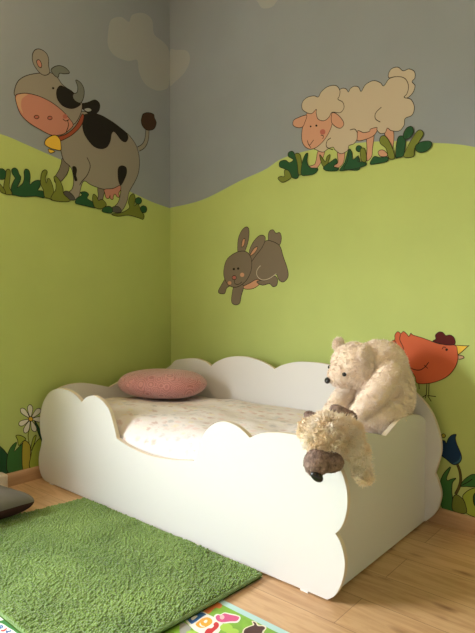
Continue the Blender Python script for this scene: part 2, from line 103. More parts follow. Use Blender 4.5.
MC = dict(white=(.78,.76,.68), mblue=(.02,.11,.33), orange=(.80,.36,.04), red=(.55,.03,.03), tigero=(.62,.17,.04), mpink=(.60,.09,.22), lpink=(.78,.45,.45),
    cream=(.75,.68,.5), mbrown=(.06,.015,.01), lgreen=(.36,.55,.07), rock=(.33,.32,.28), dmat=(.05,.20,.05))
MM = {k: mat('print_'+k, v, .5, .4) for k, v in MC.items()}
M_green = mat('green_wall_paint', (.45,.53,.17), .8, .15, 3, .03, .04, 220)
M_sky = mat('greyish_sky_wall_paint', (.275,.302,.322), .8, .15, 3, .03, .04, 220)
M_plain = mat('plain_wall_paint', (.62,.60,.54), .8, .15)
M_ceil = mat('ceiling_paint', (.72,.71,.68), .9, .1)
M_lac = mat('white_lacquered_board', (.70,.685,.655), .38, .45)
M_edge = mat('cream_board_edge', (.74,.64,.50), .5, .3)
M_frame = mat('white_window_frame', (.8,.8,.78), .4, .4)
M_bear = mat('cream_plush_fur', (1,.85,.73), .85, .1, 25, .05, sheen=.4)
M_bearskin = mat('cream_plush_backing', (.95,.78,.62), .9, .1, 25, .1)
M_dog = mat('cream_curly_fur', (.97,.87,.68), .85, .1, 14, .12, sheen=.4)
_r = [n for n in M_dog.node_tree.nodes if n.type == 'VALTORGB'][0]; _r.color_ramp.elements[0].color = (.93,.75,.52,1); _r.color_ramp.elements[1].color = (1,.90,.76,1); _r.color_ramp.elements[0].position = .40; _r.color_ramp.elements[1].position = .56
M_dogskin = mat('curly_fur_backing', (.92,.80,.60), .9, .1)
M_muz = mat('grey_brown_plush', (.30,.21,.17), .9, .1, 70, .45, .8, 160)
M_black = mat('black_plastic', (.012,.012,.012), .25, .5)
M_iris = mat('brown_eye', (.05,.03,.02), .2, .6)
M_paw = mat('pink_paw_plush', (.70,.47,.37), .85, .1, 30, .08, .5, 140)
M_mattress = mat('white_mattress_cover', (.75,.74,.7), .9, .1)
M_bind = mat('green_rug_binding', (.20,.30,.12), .9, .1, 60, .2, .5, 250)
M_rugback = mat('rug_backing', (.09,.16,.03), .95, .05)
M_cush = mat('dark_grey_cushion_fabric', (.16,.145,.115), .9, .1, 12, .08, .4, 300)
M_cushu = mat('maroon_cushion_underside', (.05,.022,.018), .9, .1)
M_matgreen = mat('grass_green_mat_print', (.20,.40,.035), .5, .4, 30, .12)
M_matblue = mat('light_blue_mat_border', (.42,.62,.60), .5, .4)
M_fill_lamp = mat('fill_lamp_opal_glass', (.85,.83,.78), .3, .5)
M_box = mat('pale_cardboard', (.70,.62,.48), .8, .1, 20, .05)
def rug_mat():
    m = mat('green_chenille', (.13,.28,.035), .85, .1, sheen=.5); nt = m.node_tree; b = nt.nodes['Principled BSDF']
    tc = nt.nodes.new('ShaderNodeTexCoord'); n = nt.nodes.new('ShaderNodeTexNoise'); n.inputs['Scale'].default_value = 3.2; n.inputs['Detail'].default_value = 5
    n2 = nt.nodes.new('ShaderNodeTexNoise'); n2.inputs['Scale'].default_value = 70
    mx = nt.nodes.new('ShaderNodeMix'); mx.data_type = 'FLOAT'; mx.inputs[0].default_value = .4
    r = nt.nodes.new('ShaderNodeValToRGB'); r.color_ramp.elements[0].position = .35; r.color_ramp.elements[1].position = .65
    r.color_ramp.elements[0].color = (.10,.18,.03,1); r.color_ramp.elements[1].color = (.22,.335,.075,1)
    nt.links.new(tc.outputs['Object'], n.inputs['Vector']); nt.links.new(tc.outputs['Object'], n2.inputs['Vector'])
    nt.links.new(n.outputs['Fac'], mx.inputs[2]); nt.links.new(n2.outputs['Fac'], mx.inputs[3]); nt.links.new(mx.outputs[0], r.inputs['Fac'])
    nt.links.new(r.outputs['Color'], b.inputs['Base Color']); return m
M_rug = rug_mat()
def floor_mat():
    m = mat('oak_laminate', (.5,.32,.17), .42, .4); nt = m.node_tree; b = nt.nodes['Principled BSDF']; N = nt.nodes; L = nt.links
    tc = N.new('ShaderNodeTexCoord')
    br = N.new('ShaderNodeTexBrick'); br.inputs['Scale'].default_value = 1; br.inputs['Brick Width'].default_value = 1.38; br.inputs['Row Height'].default_value = .205
    br.inputs['Mortar Size'].default_value = .0012; br.inputs['Mortar Smooth'].default_value = .2; br.offset = .37; br.inputs['Bias'].default_value = 0
    br.inputs['Color1'].default_value = (.52,.325,.17,1); br.inputs['Color2'].default_value = (.62,.40,.215,1); br.inputs['Mortar'].default_value = (.24,.13,.06,1)
    mp0 = N.new('ShaderNodeMapping'); mp0.inputs['Location'].default_value = (.55,.06,0)
    L.new(tc.outputs['Object'], mp0.inputs['Vector']); L.new(mp0.outputs['Vector'], br.inputs['Vector'])
    mp = N.new('ShaderNodeMapping'); mp.inputs['Scale'].default_value = (1.6,14,1); L.new(tc.outputs['Object'], mp.inputs['Vector'])
    g = N.new('ShaderNodeTexNoise'); g.inputs['Scale'].default_value = 2.2; g.inputs['Detail'].default_value = 7; g.inputs['Roughness'].default_value = .62; g.inputs['Distortion'].default_value = .8
    L.new(mp.outputs['Vector'], g.inputs['Vector'])
    r = N.new('ShaderNodeValToRGB'); r.color_ramp.elements[0].position = .30; r.color_ramp.elements[1].position = .56
    r.color_ramp.elements[0].color = (.70,.58,.46,1); r.color_ramp.elements[1].color = (1.04,1.03,1.01,1); L.new(g.outputs['Fac'], r.inputs['Fac'])
    mx = N.new('ShaderNodeMix'); mx.data_type = 'RGBA'; mx.blend_type = 'MULTIPLY'; mx.inputs[0].default_value = .75
    L.new(br.outputs['Color'], mx.inputs[6]); L.new(r.outputs['Color'], mx.inputs[7])
    # knots
    mk = N.new('ShaderNodeMapping'); mk.inputs['Scale'].default_value = (2.6,6.5,1); mk.inputs['Location'].default_value = (.3,.45,0); L.new(tc.outputs['Object'], mk.inputs['Vector'])
    nz = N.new('ShaderNodeTexNoise'); nz.inputs['Scale'].default_value = 3; L.new(mk.outputs['Vector'], nz.inputs['Vector'])
    ad = N.new('ShaderNodeMix'); ad.data_type = 'VECTOR'; ad.inputs[0].default_value = .14; L.new(mk.outputs['Vector'], ad.inputs[4]); L.new(nz.outputs['Color'], ad.inputs[5])
    vo = N.new('ShaderNodeTexVoronoi'); vo.inputs['Scale'].default_value = 1.7; L.new(ad.outputs[1], vo.inputs['Vector'])
    rk = N.new('ShaderNodeValToRGB'); rk.color_ramp.elements[0].position = .03; rk.color_ramp.elements[1].position = .2
    rk.color_ramp.elements[0].color = (.30,.17,.09,1); rk.color_ramp.elements[1].color = (1,1,1,1); L.new(vo.outputs['Distance'], rk.inputs['Fac'])
    m2 = N.new('ShaderNodeMix'); m2.data_type = 'RGBA'; m2.blend_type = 'MULTIPLY'; m2.inputs[0].default_value = .8
    L.new(mx.outputs[2], m2.inputs[6]); L.new(rk.outputs['Color'], m2.inputs[7]); L.new(m2.outputs[2], b.inputs['Base Color'])
    bp = N.new('ShaderNodeBump'); bp.inputs['Strength'].default_value = .12; bp.inputs['Distance'].default_value = .004; L.new(g.outputs['Fac'], bp.inputs['Height']); L.new(bp.outputs['Normal'], b.inputs['Normal'])
    return m
M_floor = floor_mat()
def base_mat():
    m = mat('oak_baseboard', (.44,.25,.13), .45, .35, 0, 0); nt = m.node_tree; b = nt.nodes['Principled BSDF']
    tc = nt.nodes.new('ShaderNodeTexCoord'); mp = nt.nodes.new('ShaderNodeMapping'); mp.inputs['Scale'].default_value = (3,3,40)
    n = nt.nodes.new('ShaderNodeTexNoise'); n.inputs['Scale'].default_value = 2; n.inputs['Detail'].default_value = 5
    r = nt.nodes.new('ShaderNodeValToRGB'); r.color_ramp.elements[0].color = (.40,.235,.12,1); r.color_ramp.elements[1].color = (.58,.37,.20,1)
    nt.links.new(tc.outputs['Object'], mp.inputs['Vector']); nt.links.new(mp.outputs['Vector'], n.inputs['Vector'])
    nt.links.new(n.outputs['Fac'], r.inputs['Fac']); nt.links.new(r.outputs['Color'], b.inputs['Base Color']); return m
M_base = base_mat()
def spots_mat():
    """off-white cotton scattered with faint pink, blue-grey and yellow sprigs"""
    m = mat('sprigged_cotton', (.8,.74,.64), .85, .1, 0, 0, .25, 40); nt = m.node_tree; b = nt.nodes['Principled BSDF']; N = nt.nodes; L = nt.links
    tc = N.new('ShaderNodeTexCoord'); mp = N.new('ShaderNodeMapping'); mp.inputs['Scale'].default_value = (1,1.5,1); L.new(tc.outputs['Object'], mp.inputs['Vector'])
    nz = N.new('ShaderNodeTexNoise'); nz.inputs['Scale'].default_value = 60; L.new(mp.outputs['Vector'], nz.inputs['Vector'])
    ad = N.new('ShaderNodeMix'); ad.data_type = 'VECTOR'; ad.inputs[0].default_value = .04; L.new(mp.outputs['Vector'], ad.inputs[4]); L.new(nz.outputs['Color'], ad.inputs[5])
    vo = N.new('ShaderNodeTexVoronoi'); vo.inputs['Scale'].default_value = 19; L.new(ad.outputs[1], vo.inputs['Vector'])
    rr = N.new('ShaderNodeValToRGB'); rr.color_ramp.elements[0].position = .22; rr.color_ramp.elements[1].position = .50
    rr.color_ramp.elements[0].color = (1,1,1,1); rr.color_ramp.elements[1].color = (0,0,0,1); L.new(vo.outputs['Distance'], rr.inputs['Fac'])
    sp = N.new('ShaderNodeSeparateColor'); L.new(vo.outputs['Color'], sp.inputs[0])
    cr = N.new('ShaderNodeValToRGB'); cr.color_ramp.interpolation = 'CONSTANT'; e = cr.color_ramp.elements
    e[0].color = (.62,.44,.38,1); e[1].position = .25; e[1].color = (.80,.62,.56,1)
    for p, c in ((.45,(.55,.53,.52,1)), (.65,(.80,.70,.50,1)), (.8,(.80,.75,.66,1))):
        k = e.new(p); k.color = c
    L.new(sp.outputs[0], cr.inputs['Fac'])
    mu = N.new('ShaderNodeMath'); mu.operation = 'MULTIPLY'; mu.inputs[1].default_value = .75; L.new(rr.outputs['Color'], mu.inputs[0])
    mx = N.new('ShaderNodeMix'); mx.data_type = 'RGBA'; mx.inputs[6].default_value = (.80,.735,.70,1); L.new(mu.outputs[0], mx.inputs[0]); L.new(cr.outputs['Color'], mx.inputs[7])
    L.new(mx.outputs[2], b.inputs['Base Color']); return m
M_duvet = spots_mat()
def pillow_mat():
    m = mat('pink_embossed_fabric', (.50,.20,.19), .6, .3, sheen=.6); nt = m.node_tree; b = nt.nodes['Principled BSDF']; N = nt.nodes; L = nt.links
    tc = N.new('ShaderNodeTexCoord'); vo = N.new('ShaderNodeTexVoronoi'); vo.inputs['Scale'].default_value = 15; L.new(tc.outputs['Object'], vo.inputs['Vector'])
    mu = N.new('ShaderNodeMath'); mu.operation = 'MULTIPLY'; mu.inputs[1].default_value = 42; L.new(vo.outputs['Distance'], mu.inputs[0])
    si = N.new('ShaderNodeMath'); si.operation = 'SINE'; L.new(mu.outputs[0], si.inputs[0])
    r = N.new('ShaderNodeValToRGB'); r.color_ramp.elements[0].position = .1; r.color_ramp.elements[1].position = .9
    r.color_ramp.elements[0].color = (.44,.165,.16,1); r.color_ramp.elements[1].color = (.66,.31,.28,1)
    ma = N.new('ShaderNodeMapRange'); ma.inputs[1].default_value = -1; L.new(si.outputs[0], ma.inputs[0]); L.new(ma.outputs[0], r.inputs['Fac']); L.new(r.outputs['Color'], b.inputs['Base Color'])
    bp = N.new('ShaderNodeBump'); bp.inputs['Strength'].default_value = .5; bp.inputs['Distance'].default_value = .006; L.new(ma.outputs[0], bp.inputs['Height']); L.new(bp.outputs['Normal'], b.inputs['Normal'])
    return m
M_pillow = pillow_mat()
# ------------------------------------------------------------ room
RX, RY, RZ = 4.6, -5.0, 3.6
def YW(x): return .07*(2.13-x)+.004          # the right wall is not quite square to the left one
W0, W1, WZ0, WZ1 = -3.9, -2.3, .70, 2.20       # window in the left wall: y range, z range
struct(box('floor', (-.3,RY-.2,-.12), (RX+.2,.45,0), M_floor))
struct(box('ceiling', (-.3,RY-.2,RZ), (RX+.2,.45,RZ+.12), M_ceil))
def hillz(tab, x):
    if x <= tab[0][0]: return tab[0][1]
    for (a,b),(c,d) in zip(tab, tab[1:]):
        if a <= x <= c: return b + (d-b)*(x-a)/(c-a)
    return tab[-1][1]
def smooth_tab(tab): return [(p.x, p.y) for p in catmull(tab, False, 6)]
hL = smooth_tab(sorted(HILL[0])); hR = smooth_tab(sorted(HILL[1]))
def wall(name, tab, u0, u1, fn, holes=()):
    """one solid wall; column strips split at the painted hill line and at the opening"""
    us = sorted(set([u0,u1] + [p[0] for p in tab if u0 < p[0] < u1] + [h for H in holes for h in H[:2]]))
    vs, fs, ix, cache = [], [], [], {}
    def vid(u,z,d):
        k = (round(u,4), round(z,4), d)
        if k not in cache: cache[k] = len(vs); vs.append(fn(u,z,d))
        return cache[k]
    T = .25
    for a,b in zip(us, us[1:]):
        ha, hb = hillz(tab,a), hillz(tab,b)
        hole = next((H for H in holes if a >= H[0]-1e-6 and b <= H[1]+1e-6), None)
        rows = [(0,0,ha,hb,0),(ha,hb,RZ,RZ,1)]
        if hole:
            z0,z1 = hole[2:]
            rows = [(0,0,z0,z0,0)] + ([(z1,z1,ha,hb,0),(ha,hb,RZ,RZ,1)] if min(ha,hb) > z1 else [(z1,z1,RZ,RZ,1)])
            for zz in (z0,z1):
                fs.append((vid(a,zz,0),vid(b,zz,0),vid(b,zz,T),vid(a,zz,T))); ix.append(2)
            for uu, e in ((a,hole[0]),(b,hole[1])):
                if abs(uu-e) < 1e-6: fs.append((vid(uu,z0,0),vid(uu,z1,0),vid(uu,z1,T),vid(uu,z0,T))); ix.append(2)
        for (p,q,r,s,mi) in rows:
            fs.append((vid(a,p,0),vid(b,q,0),vid(b,s,0),vid(a,r,0))); ix.append(mi)
            fs.append((vid(a,p,T),vid(b,q,T),vid(b,s,T),vid(a,r,T))); ix.append(2)
    for z in (0,RZ):
        for a,b in zip(us, us[1:]): fs.append((vid(a,z,0),vid(b,z,0),vid(b,z,T),vid(a,z,T))); ix.append(2)
    for u in (u0,u1):
        fs.append((vid(u,0,0),vid(u,RZ,0),vid(u,RZ,T),vid(u,0,T))); ix.append(2)
    return struct(mesh(name, vs, fs, [M_green, M_sky, M_plain], None, idx=ix))
wall('wall_left', hL, RY, YW(0)+.25, lambda u,z,d: (-d,u,z), [(W0,W1,WZ0,WZ1)])
wall('wall_right', hR, 0, RX, lambda u,z,d: (u,YW(u)+d,z))
struct(box('wall_front', (0,RY-.15,0), (RX,RY,RZ), M_plain))
struct(box('wall_side', (RX,RY,0), (RX+.15,0,RZ), M_plain))
# window
wf = mesh('window_1', *(lambda: (lambda bx: ([v for b in bx for v in b], [tuple(8*i+k for k in f) for i in range(len(bx)) for f in [(0,3,2,1),(4,5,6,7),(0,1,5,4),(1,2,6,5),(2,3,7,6),(3,0,4,7)]]))(
    [[(x0,y0,z0),(x1,y0,z0),(x1,y1,z0),(x0,y1,z0),(x0,y0,z1),(x1,y0,z1),(x1,y1,z1),(x0,y1,z1)] for x0,y0,z0,x1,y1,z1 in
     [(-.2,W0,WZ0,-.14,W0+.06,WZ1),(-.2,W1-.06,WZ0,-.14,W1,WZ1),(-.2,W0+.06,WZ0,-.14,W1-.06,WZ0+.06),(-.2,W0+.06,WZ1-.06,-.14,W1-.06,WZ1),(-.19,(W0+W1)/2-.03,WZ0+.06,-.15,(W0+W1)/2+.03,WZ1-.06)]]))(), M_frame)
struct(wf)
box('window_sill', (-.14,W0-.0,WZ0,), (.06,W1+.0,WZ0+.025), M_frame, wf)
def baseboard(name, a, b, axis):
    prof = [(0,0),(.016,0),(.016,.060),(.013,.070),(.006,.078),(0,.080)]
    vs = []
    for u in (a,b):
        for d,z in prof: vs.append((d,u,z) if axis == 'L' else (u,YW(u)-d,z))
    n = len(prof); fs = [(i,(i+1)%n,n+(i+1)%n,n+i) for i in range(n)] + [tuple(range(n)), tuple(range(n,2*n))]
    return struct(mesh(name, vs, fs, M_base))
baseboard('baseboard_left', RY, YW(0), 'L'); baseboard('baseboard_right', .016, RX, 'R')
# ------------------------------------------------------------ wall paintings
def poly_faces(p2):
    t = tessellate_polygon([[Vector((p[0],p[1],0)) for p in p2]])
    return [tuple(f) for f in t]
def ribbon(p2, w, closed):
    n = len(p2); a = []
    for i in range(n):
        q0 = p2[(i-1)%n] if (closed or i) else p2[i]; q1 = p2[(i+1)%n] if (closed or i < n-1) else p2[i]
        d = (q1-q0); d = d.normalized() if d.length > 1e-7 else Vector((1,0)); nn = Vector((-d.y,d.x))
        a.append((p2[i]+nn*w/2, p2[i]-nn*w/2))
    vs = [v for ab in a for v in ab]; m = n if closed else n-1
    fs = [(2*i,2*i+1,2*((i+1)%n)+1,2*((i+1)%n)) for i in range(m)]
    return vs, fs
for name, ax, lab, cat, grp, shapes in DECALS:
    allp = [(s[4][i]/1000, s[4][i+1]/1000) for s in shapes for i in range(0,len(s[4]),2) if s[2] != 'GR']
    uc = (min(p[0] for p in allp)+max(p[0] for p in allp))/2; z0 = min(p[1] for p in allp)
    root = thing(name, (0,uc,z0) if ax == 'L' else (uc,YW(uc),z0), lab, cat, grp)
    for li, (part, col, kind, w, flat) in enumerate(shapes):
        right = ax == 'R' or kind == 'GR'
        off = (.0044 if 'grass' in name else .0012) + .0001*li
        pts = [(flat[i]/1000, flat[i+1]/1000) for i in range(0,len(flat),2)]
        to = (lambda p, o: (p[0],YW(p[0])-o,p[1])) if right else (lambda p, o: (o,p[0],p[1]))
        if kind == 'L':
            sm = catmull(pts, False, 4); vs, fs = ribbon(sm, w/1000, False)
            V3 = [to(v, off) for v in vs]; ix = [0]*len(fs); ms = [DM[col]]
            if w > 8:
                v2, f2 = ribbon(sm, w/1000*1.35, False); b = len(V3); V3 += [to(v, off-.00004) for v in v2]; fs += [tuple(b+i for i in f) for f in f2]; ix += [1]*len(f2); ms.append(DM['ink'])
        else:
            sm = catmull(pts, True, 4); fs = poly_faces(sm); V3 = [to(v, off) for v in sm]; ix = [0]*len(fs); ms = [DM[col]]
            if kind == 'F':
                v2, f2 = ribbon(sm, w/1000*.75, True); b = len(V3); V3 += [to(v, off+.00005) for v in v2]; fs = fs + [tuple(b+i for i in f) for f in f2]; ix += [1]*len(f2); ms.append(DM['ink'])
        mesh(part, V3, fs, ms, root, idx=ix)
# ------------------------------------------------------------ bed
BF, BB = -.986, -.023          # front face of the front panel, wall-side face of the back panel
def panel(name, pts, depth0, depth1, axis, parent):
    sm = catmull(pts, True, 6); sm = [p for i,p in enumerate(sm) if (p-sm[i-1]).length > 1e-4]
    n = len(sm); tri = poly_faces(sm)
    to = (lambda p,d: (p.x,d,p.y)) if axis == 'y' else (lambda p,d: (d,p.x,p.y))
    vs = [to(p,depth0) for p in sm] + [to(p,depth1) for p in sm]
    fs = list(tri) + [tuple(n+i for i in reversed(f)) for f in tri]; ix = [0]*len(fs)
    for i in range(n): fs.append((i,(i+1)%n,n+(i+1)%n,n+i)); ix.append(1)
    o = mesh(name, vs, fs, [M_lac, M_edge], parent, idx=ix)
    bm = bmesh.new(); bm.from_mesh(o.data); bmesh.ops.recalc_face_normals(bm, faces=bm.faces); bm.to_mesh(o.data); bm.free()
    return bevel(o, .0022, 2)
def PP(s): return [tuple(float(v) if i < 2 else True for i,v in enumerate(t.split(','))) for t in s.split()]
FRONT = PP('.16,.008,c .10,.010 .058,.030 .032,.07 .025,.12 .035,.17 .055,.215 .069,.262,c .048,.31 .045,.37 .055,.43 .09,.50 .155,.562 .235,.595 .32,.604 .41,.595 .475,.572 .51,.55,c .555,.583 .62,.60 .675,.594 .725,.572 .768,.54 .797,.49 .818,.44 .834,.398,c .90,.380 .98,.366 1.108,.357 1.263,.368 1.36,.384 1.415,.393,c 1.438,.435 1.455,.486 1.488,.54 1.54,.582 1.601,.602 1.663,.597 1.71,.578 1.745,.556,c 1.811,.585 1.887,.60 1.95,.605 2.01,.603 2.07,.588 2.13,.555 2.175,.51 2.199,.45 2.204,.39 2.194,.333 2.176,.293 2.155,.268,c 2.175,.244 2.189,.209 2.195,.166 2.190,.119 2.174,.070 2.153,.033 2.122,.008,c')
BACK = PP('.10,.008,c .055,.03 .035,.1 .045,.2 .065,.262,c .048,.31 .045,.39 .06,.47 .095,.55 .15,.61 .22,.652,c .27,.69 .36,.708 .43,.716 .50,.717 .57,.703 .626,.678,c .67,.706 .719,.728 .78,.748 .853,.760 .92,.763 .977,.759 1.079,.739 1.169,.703,c 1.21,.724 1.256,.741 1.32,.757 1.38,.763 1.498,.765 1.581,.755 1.66,.735 1.72,.705,c 1.80,.735 1.9,.735 2.0,.70 2.093,.633 2.152,.562 2.188,.47 2.2,.394 2.19,.33 2.171,.262,c 2.19,.216 2.202,.162 2.19,.098 2.165,.05 2.125,.008,c')
ENDP = PP('-.963,.010,c -.963,.20,c -.963,.50,c -.93,.545 -.87,.575 -.80,.588 -.72,.586 -.649,.573 -.57,.552 -.497,.531,c -.436,.553 -.347,.579 -.28,.582 -.20,.577 -.131,.564 -.08,.545 -.046,.52,c -.046,.20,c -.046,.010,c')
bed = thing('toddler_bed', (1.11,-.5,0), 'white childrens bed with cloud scalloped side panels in the room corner', 'bed')
panel('front_panel', FRONT, BF, BF+.022, 'y', bed)
panel('back_panel', BACK, BB-.022, BB, 'y', bed)
panel('headboard', ENDP, .080, .102, 'x', bed)
panel('footboard', ENDP, 2.099, 2.121, 'x', bed)
for x0 in (.15, 2.0):
    for y0 in (BF+.001, BB-.021): box('foot_pad', (x0,y0,0), (x0+.035,y0+.02,.0085), M_frame, bed)
for i in range(11):
    x0 = .16+i*.175; box('slat', (x0,-.962,.20), (x0+.08,-.047,.215), M_edge, bed)
# mattress and duvet
box('mattress', (.112,-.955,.2155), (2.09,-.052,.335), M_mattress, None, .03)
tag(bpy.data.objects['mattress'], 'white mattress lying on the bed slats under the sprigged duvet', 'mattress')
def duvet():
    nx, ny = 130, 64; x0,x1,y0,y1 = .106,2.094,-.958,-.05; vs = []
    def top(x,y):
        z = .498 + .012*noise.noise(V(x*2.2,y*2.6,1)) + .012*noise.noise(V(x*5,y*6,4)) + .004*noise.noise(V(x*14,y*16,7))
        z += .014*abs(noise.noise(V(x*3.1+5,y*3.7,2)))
        z -= .035*math.exp(-((x-.16)/.12)**2)*(.5+.5*math.cos(3*y)) 
        z -= .03*math.exp(-(((x-.5)/.3)**2+((y+.33)/.22)**2))
        d = min(y-y0, 1); z -= .125*math.exp(-d/.07)*(.9 if .75 < x < 1.5 else .5)
        d = min(x-x0, x1-x, y1-y); z -= .06*math.exp(-d/.035)
        return z
    for j in range(ny+1):
        v = j/ny; y = y0+(y1-y0)*v
        for i in range(nx+1):
            x = x0+(x1-x0)*i/nx; vs.append((x,y,top(x,y)))
    fs = [(j*(nx+1)+i, j*(nx+1)+i+1, (j+1)*(nx+1)+i+1, (j+1)*(nx+1)+i) for j in range(ny) for i in range(nx)]
    ring = [i for i in range(nx+1)] + [(j+1)*(nx+1)-1 for j in range(1,ny+1)] + [ny*(nx+1)+i for i in range(nx-1,-1,-1)] + [j*(nx+1) for j in range(ny-1,0,-1)]
    b = len(vs); zb = .337
    for r in ring: vs.append((vs[r][0],vs[r][1],zb))
    n = len(ring)
    for k in range(n): fs.append((ring[k],b+k,b+(k+1)%n,ring[(k+1)%n]))
    fs.append(tuple(b+k for k in range(n-1,-1,-1)))
    o = mesh('duvet', vs, fs, M_duvet, None, True)
    tag(o, 'off white duvet with small pastel sprigs spread over the bed', 'duvet')
    return top
dtop = duvet()
def bpillow(name, c, a, b, h, yaw, mat_, parent=None, e=2.6, tilt=0, roll=0, pinch=0):
    """soft cushion: superellipse plan a x b, thickness h, pinched rim"""
    nu, nr = 72, 18; vs = []; R_ = Matrix.Rotation(yaw,3,'Z') @ Matrix.Rotation(tilt,3,'Y') @ Matrix.Rotation(roll,3,'X')
    def P(u, r, s):
        ct, st = math.cos(u), math.sin(u)
        x = a*r*math.copysign(abs(ct)**(2/e),ct); y = b*r*math.copysign(abs(st)**(2/e),st)
        if pinch:
            x, y = x*(1-pinch*(1-(y/b)**2)), y*(1-pinch*(1-(x/a)**2))
        z = s*h/2*(1-r**3.4)**.55; z += .006*noise.noise(V(x*9,y*9,s*3+2))*(1-r)
        return Vector(c) + R_ @ V(x,y,z)
    idx = {}
    for s in (1,-1):
        for k in range(nr+1):
            r = k/nr if k else 0
            if k == nr and s == -1: continue
            for i in range(nu if k else 1):
                idx[(s,k,i)] = len(vs); vs.append(P(2*math.pi*i/nu, math.sin(r*math.pi/2), s))
    def g(s,k,i): return idx[(1 if k == nr else s, k, i%nu if k else 0)]
    fs = []
    for s in (1,-1):
        for i in range(nu):
            t = (g(s,0,0), g(s,1,i), g(s,1,i+1)); fs.append(t if s > 0 else t[::-1])
            for k in range(1,nr):
                t = (g(s,k,i),g(s,k+1,i),g(s,k+1,i+1),g(s,k,i+1)); fs.append(t if s > 0 else t[::-1])
    return mesh(name, vs, fs, mat_, parent, True, idx=[0 if k < len(fs)//2 else len(mat_)-1 for k in range(len(fs))] if isinstance(mat_, list) else None)
pl = bpillow('pillow', (.455,-.335,.575), .30, .20, .18, math.radians(28), M_pillow, None, 2.3)
tag(pl, 'pink embossed cushion with swirl pattern lying at the head of the bed', 'pillow')
# ------------------------------------------------------------ plush toys
def ico(sub=4):
    bm = bmesh.new(); bmesh.ops.create_icosphere(bm, subdivisions=sub, radius=1); v = [x.co.copy() for x in bm.verts]; f = [tuple(y.index for y in x.verts) for x in bm.faces]; bm.free(); return v, f
ICO = {k: ico(k) for k in (2,3,4)}
def blob_union(name, balls, mats, parent, vox=.012, smooth=6):
    """balls: (center, radii xyz, rotation matrix) fused to one skin"""
    vs, fs = [], []
    for c, r, R_ in balls:
        b = len(vs); iv, jf = ICO[3]
        for p in iv: vs.append(Vector(c) + R_ @ V(p.x*r[0],p.y*r[1],p.z*r[2]))
        fs += [tuple(b+i for i in f) for f in jf]
    tmp = mesh(name, vs, fs, mats, None)
    m = tmp.modifiers.new('r','REMESH'); m.mode = 'VOXEL'; m.voxel_size = vox
    s = tmp.modifiers.new('s','SMOOTH'); s.iterations = smooth; s.factor = .6
    dg = bpy.context.evaluated_depsgraph_get(); ev = tmp.evaluated_get(dg); me = bpy.data.meshes.new_from_object(ev)
    wv = [v.co.copy() for v in me.vertices]; wf_ = [tuple(p.vertices) for p in me.polygons]
    bpy.data.objects.remove(tmp)
    return wv, wf_
def furry(name, wv, wf_, skin, fur, parent, n, length, width, curl=.35, grav=.3, clump=0):
    """skin mesh plus thousands of small bent fur blades in the same mesh"""
    P = np.array([tuple(v) for v in wv]); tris = []
    for f in wf_:
        for k in range(1,len(f)-1): tris.append((f[0],f[k],f[k+1]))
    T = np.array(tris); A,B,Cc = P[T[:,0]],P[T[:,1]],P[T[:,2]]
    nr = np.cross(B-A,Cc-A); ar = np.linalg.norm(nr,axis=1); nr = nr/np.maximum(ar[:,None],1e-9)
    ctr = P.mean(0)
    pick = rng.choice(len(T), n, p=ar/ar.sum()); u = rng.random((n,2)); k = u.sum(1) > 1; u[k] = 1-u[k]
    o = A[pick] + (B-A)[pick]*u[:,:1] + (Cc-A)[pick]*u[:,1:]; nn = nr[pick]
    cl = np.array([tuple(noise.noise_vector(V(*(p*clump)))) for p in o]) if clump else 0
    d = nn + rng.normal(0,curl,(n,3)) + np.array([0,0,-grav]) + (cl*1.4 if clump else 0); d /= np.linalg.norm(d,axis=1)[:,None]
    d2 = d + rng.normal(0,curl*1.3,(n,3)) + np.array([0,0,-grav]) + (cl*1.2 if clump else 0); d2 /= np.linalg.norm(d2,axis=1)[:,None]
    L = length*(.6+.7*rng.random((n,1))); s = np.cross(d, rng.normal(0,1,(n,3))); s /= np.linalg.norm(s,axis=1)[:,None]; s *= width
    b0 = o - nn*.002; m1 = b0 + d*L*.5; t = m1 + d2*L*.5
    H = np.stack([b0-s,b0+s,m1+s*.8,m1-s*.8,t],1).reshape(-1,3); base = len(P)
    vs = list(P) + list(H); fs = list(wf_)
    ix = [0]*len(fs)
    for i in range(n):
        q = base+5*i; fs.append((q,q+1,q+2,q+3)); fs.append((q+3,q+2,q+4))
    ix += [1]*(2*n)
    return mesh(name, [Vector(v) for v in vs], fs, [skin,fur], parent, True, idx=ix)
# image-plane aligned frames: R = to the camera's right, N = towards the camera, U = up
FW = V(math.cos(math.radians(130.8)), math.sin(math.radians(130.8)), 0); RT = V(FW.y,-FW.x,0); UP = V(0,0,1)
CAM = V(3.158,-2.70,1.13); PIT = math.atan(16.5/536)
I3 = Matrix.Identity(3)
FR = Matrix((RT, -FW, UP)).transposed()            # local x = right, y = towards the viewer, z = up
def rot(rx=0, ry=0, rz=0): return FR @ Matrix.Rotation(math.radians(rz),3,'Z') @ Matrix.Rotation(math.radians(ry),3,'Y') @ Matrix.Rotation(math.radians(rx),3,'X')
BO = V(1.935,-.275,.500)
def bp(r, n, u): return BO + RT*r - FW*n + UP*u
bear = thing('teddy_bear', BO, 'cream plush teddy bear sitting hunched in the bed against the footboard', 'soft toy')
wv, wf_ = blob_union('body', [(bp(.075,0,.20),(.135,.13,.20),rot(0,-14)), (bp(.045,0,.30),(.135,.125,.135),rot(0,-30)), (bp(.0,0,.33),(.10,.10,.09),rot()), (bp(.06,.0,.13),(.14,.13,.13),rot())], M_bear, bear)
furry('body', wv, wf_, M_bearskin, M_bear, bear, 24000, .013, .0014, clump=45)
HC = bp(-.085,.03,.312)
wv, wf_ = blob_union('head', [(HC,(.118,.112,.112),rot(0,20,-12)), (HC+FR@V(-.075,.02,-.052),(.064,.062,.054),rot(0,25,-12)), (HC+FR@V(.04,.02,-.05),(.08,.08,.07),rot())], M_bear, bear, .010)
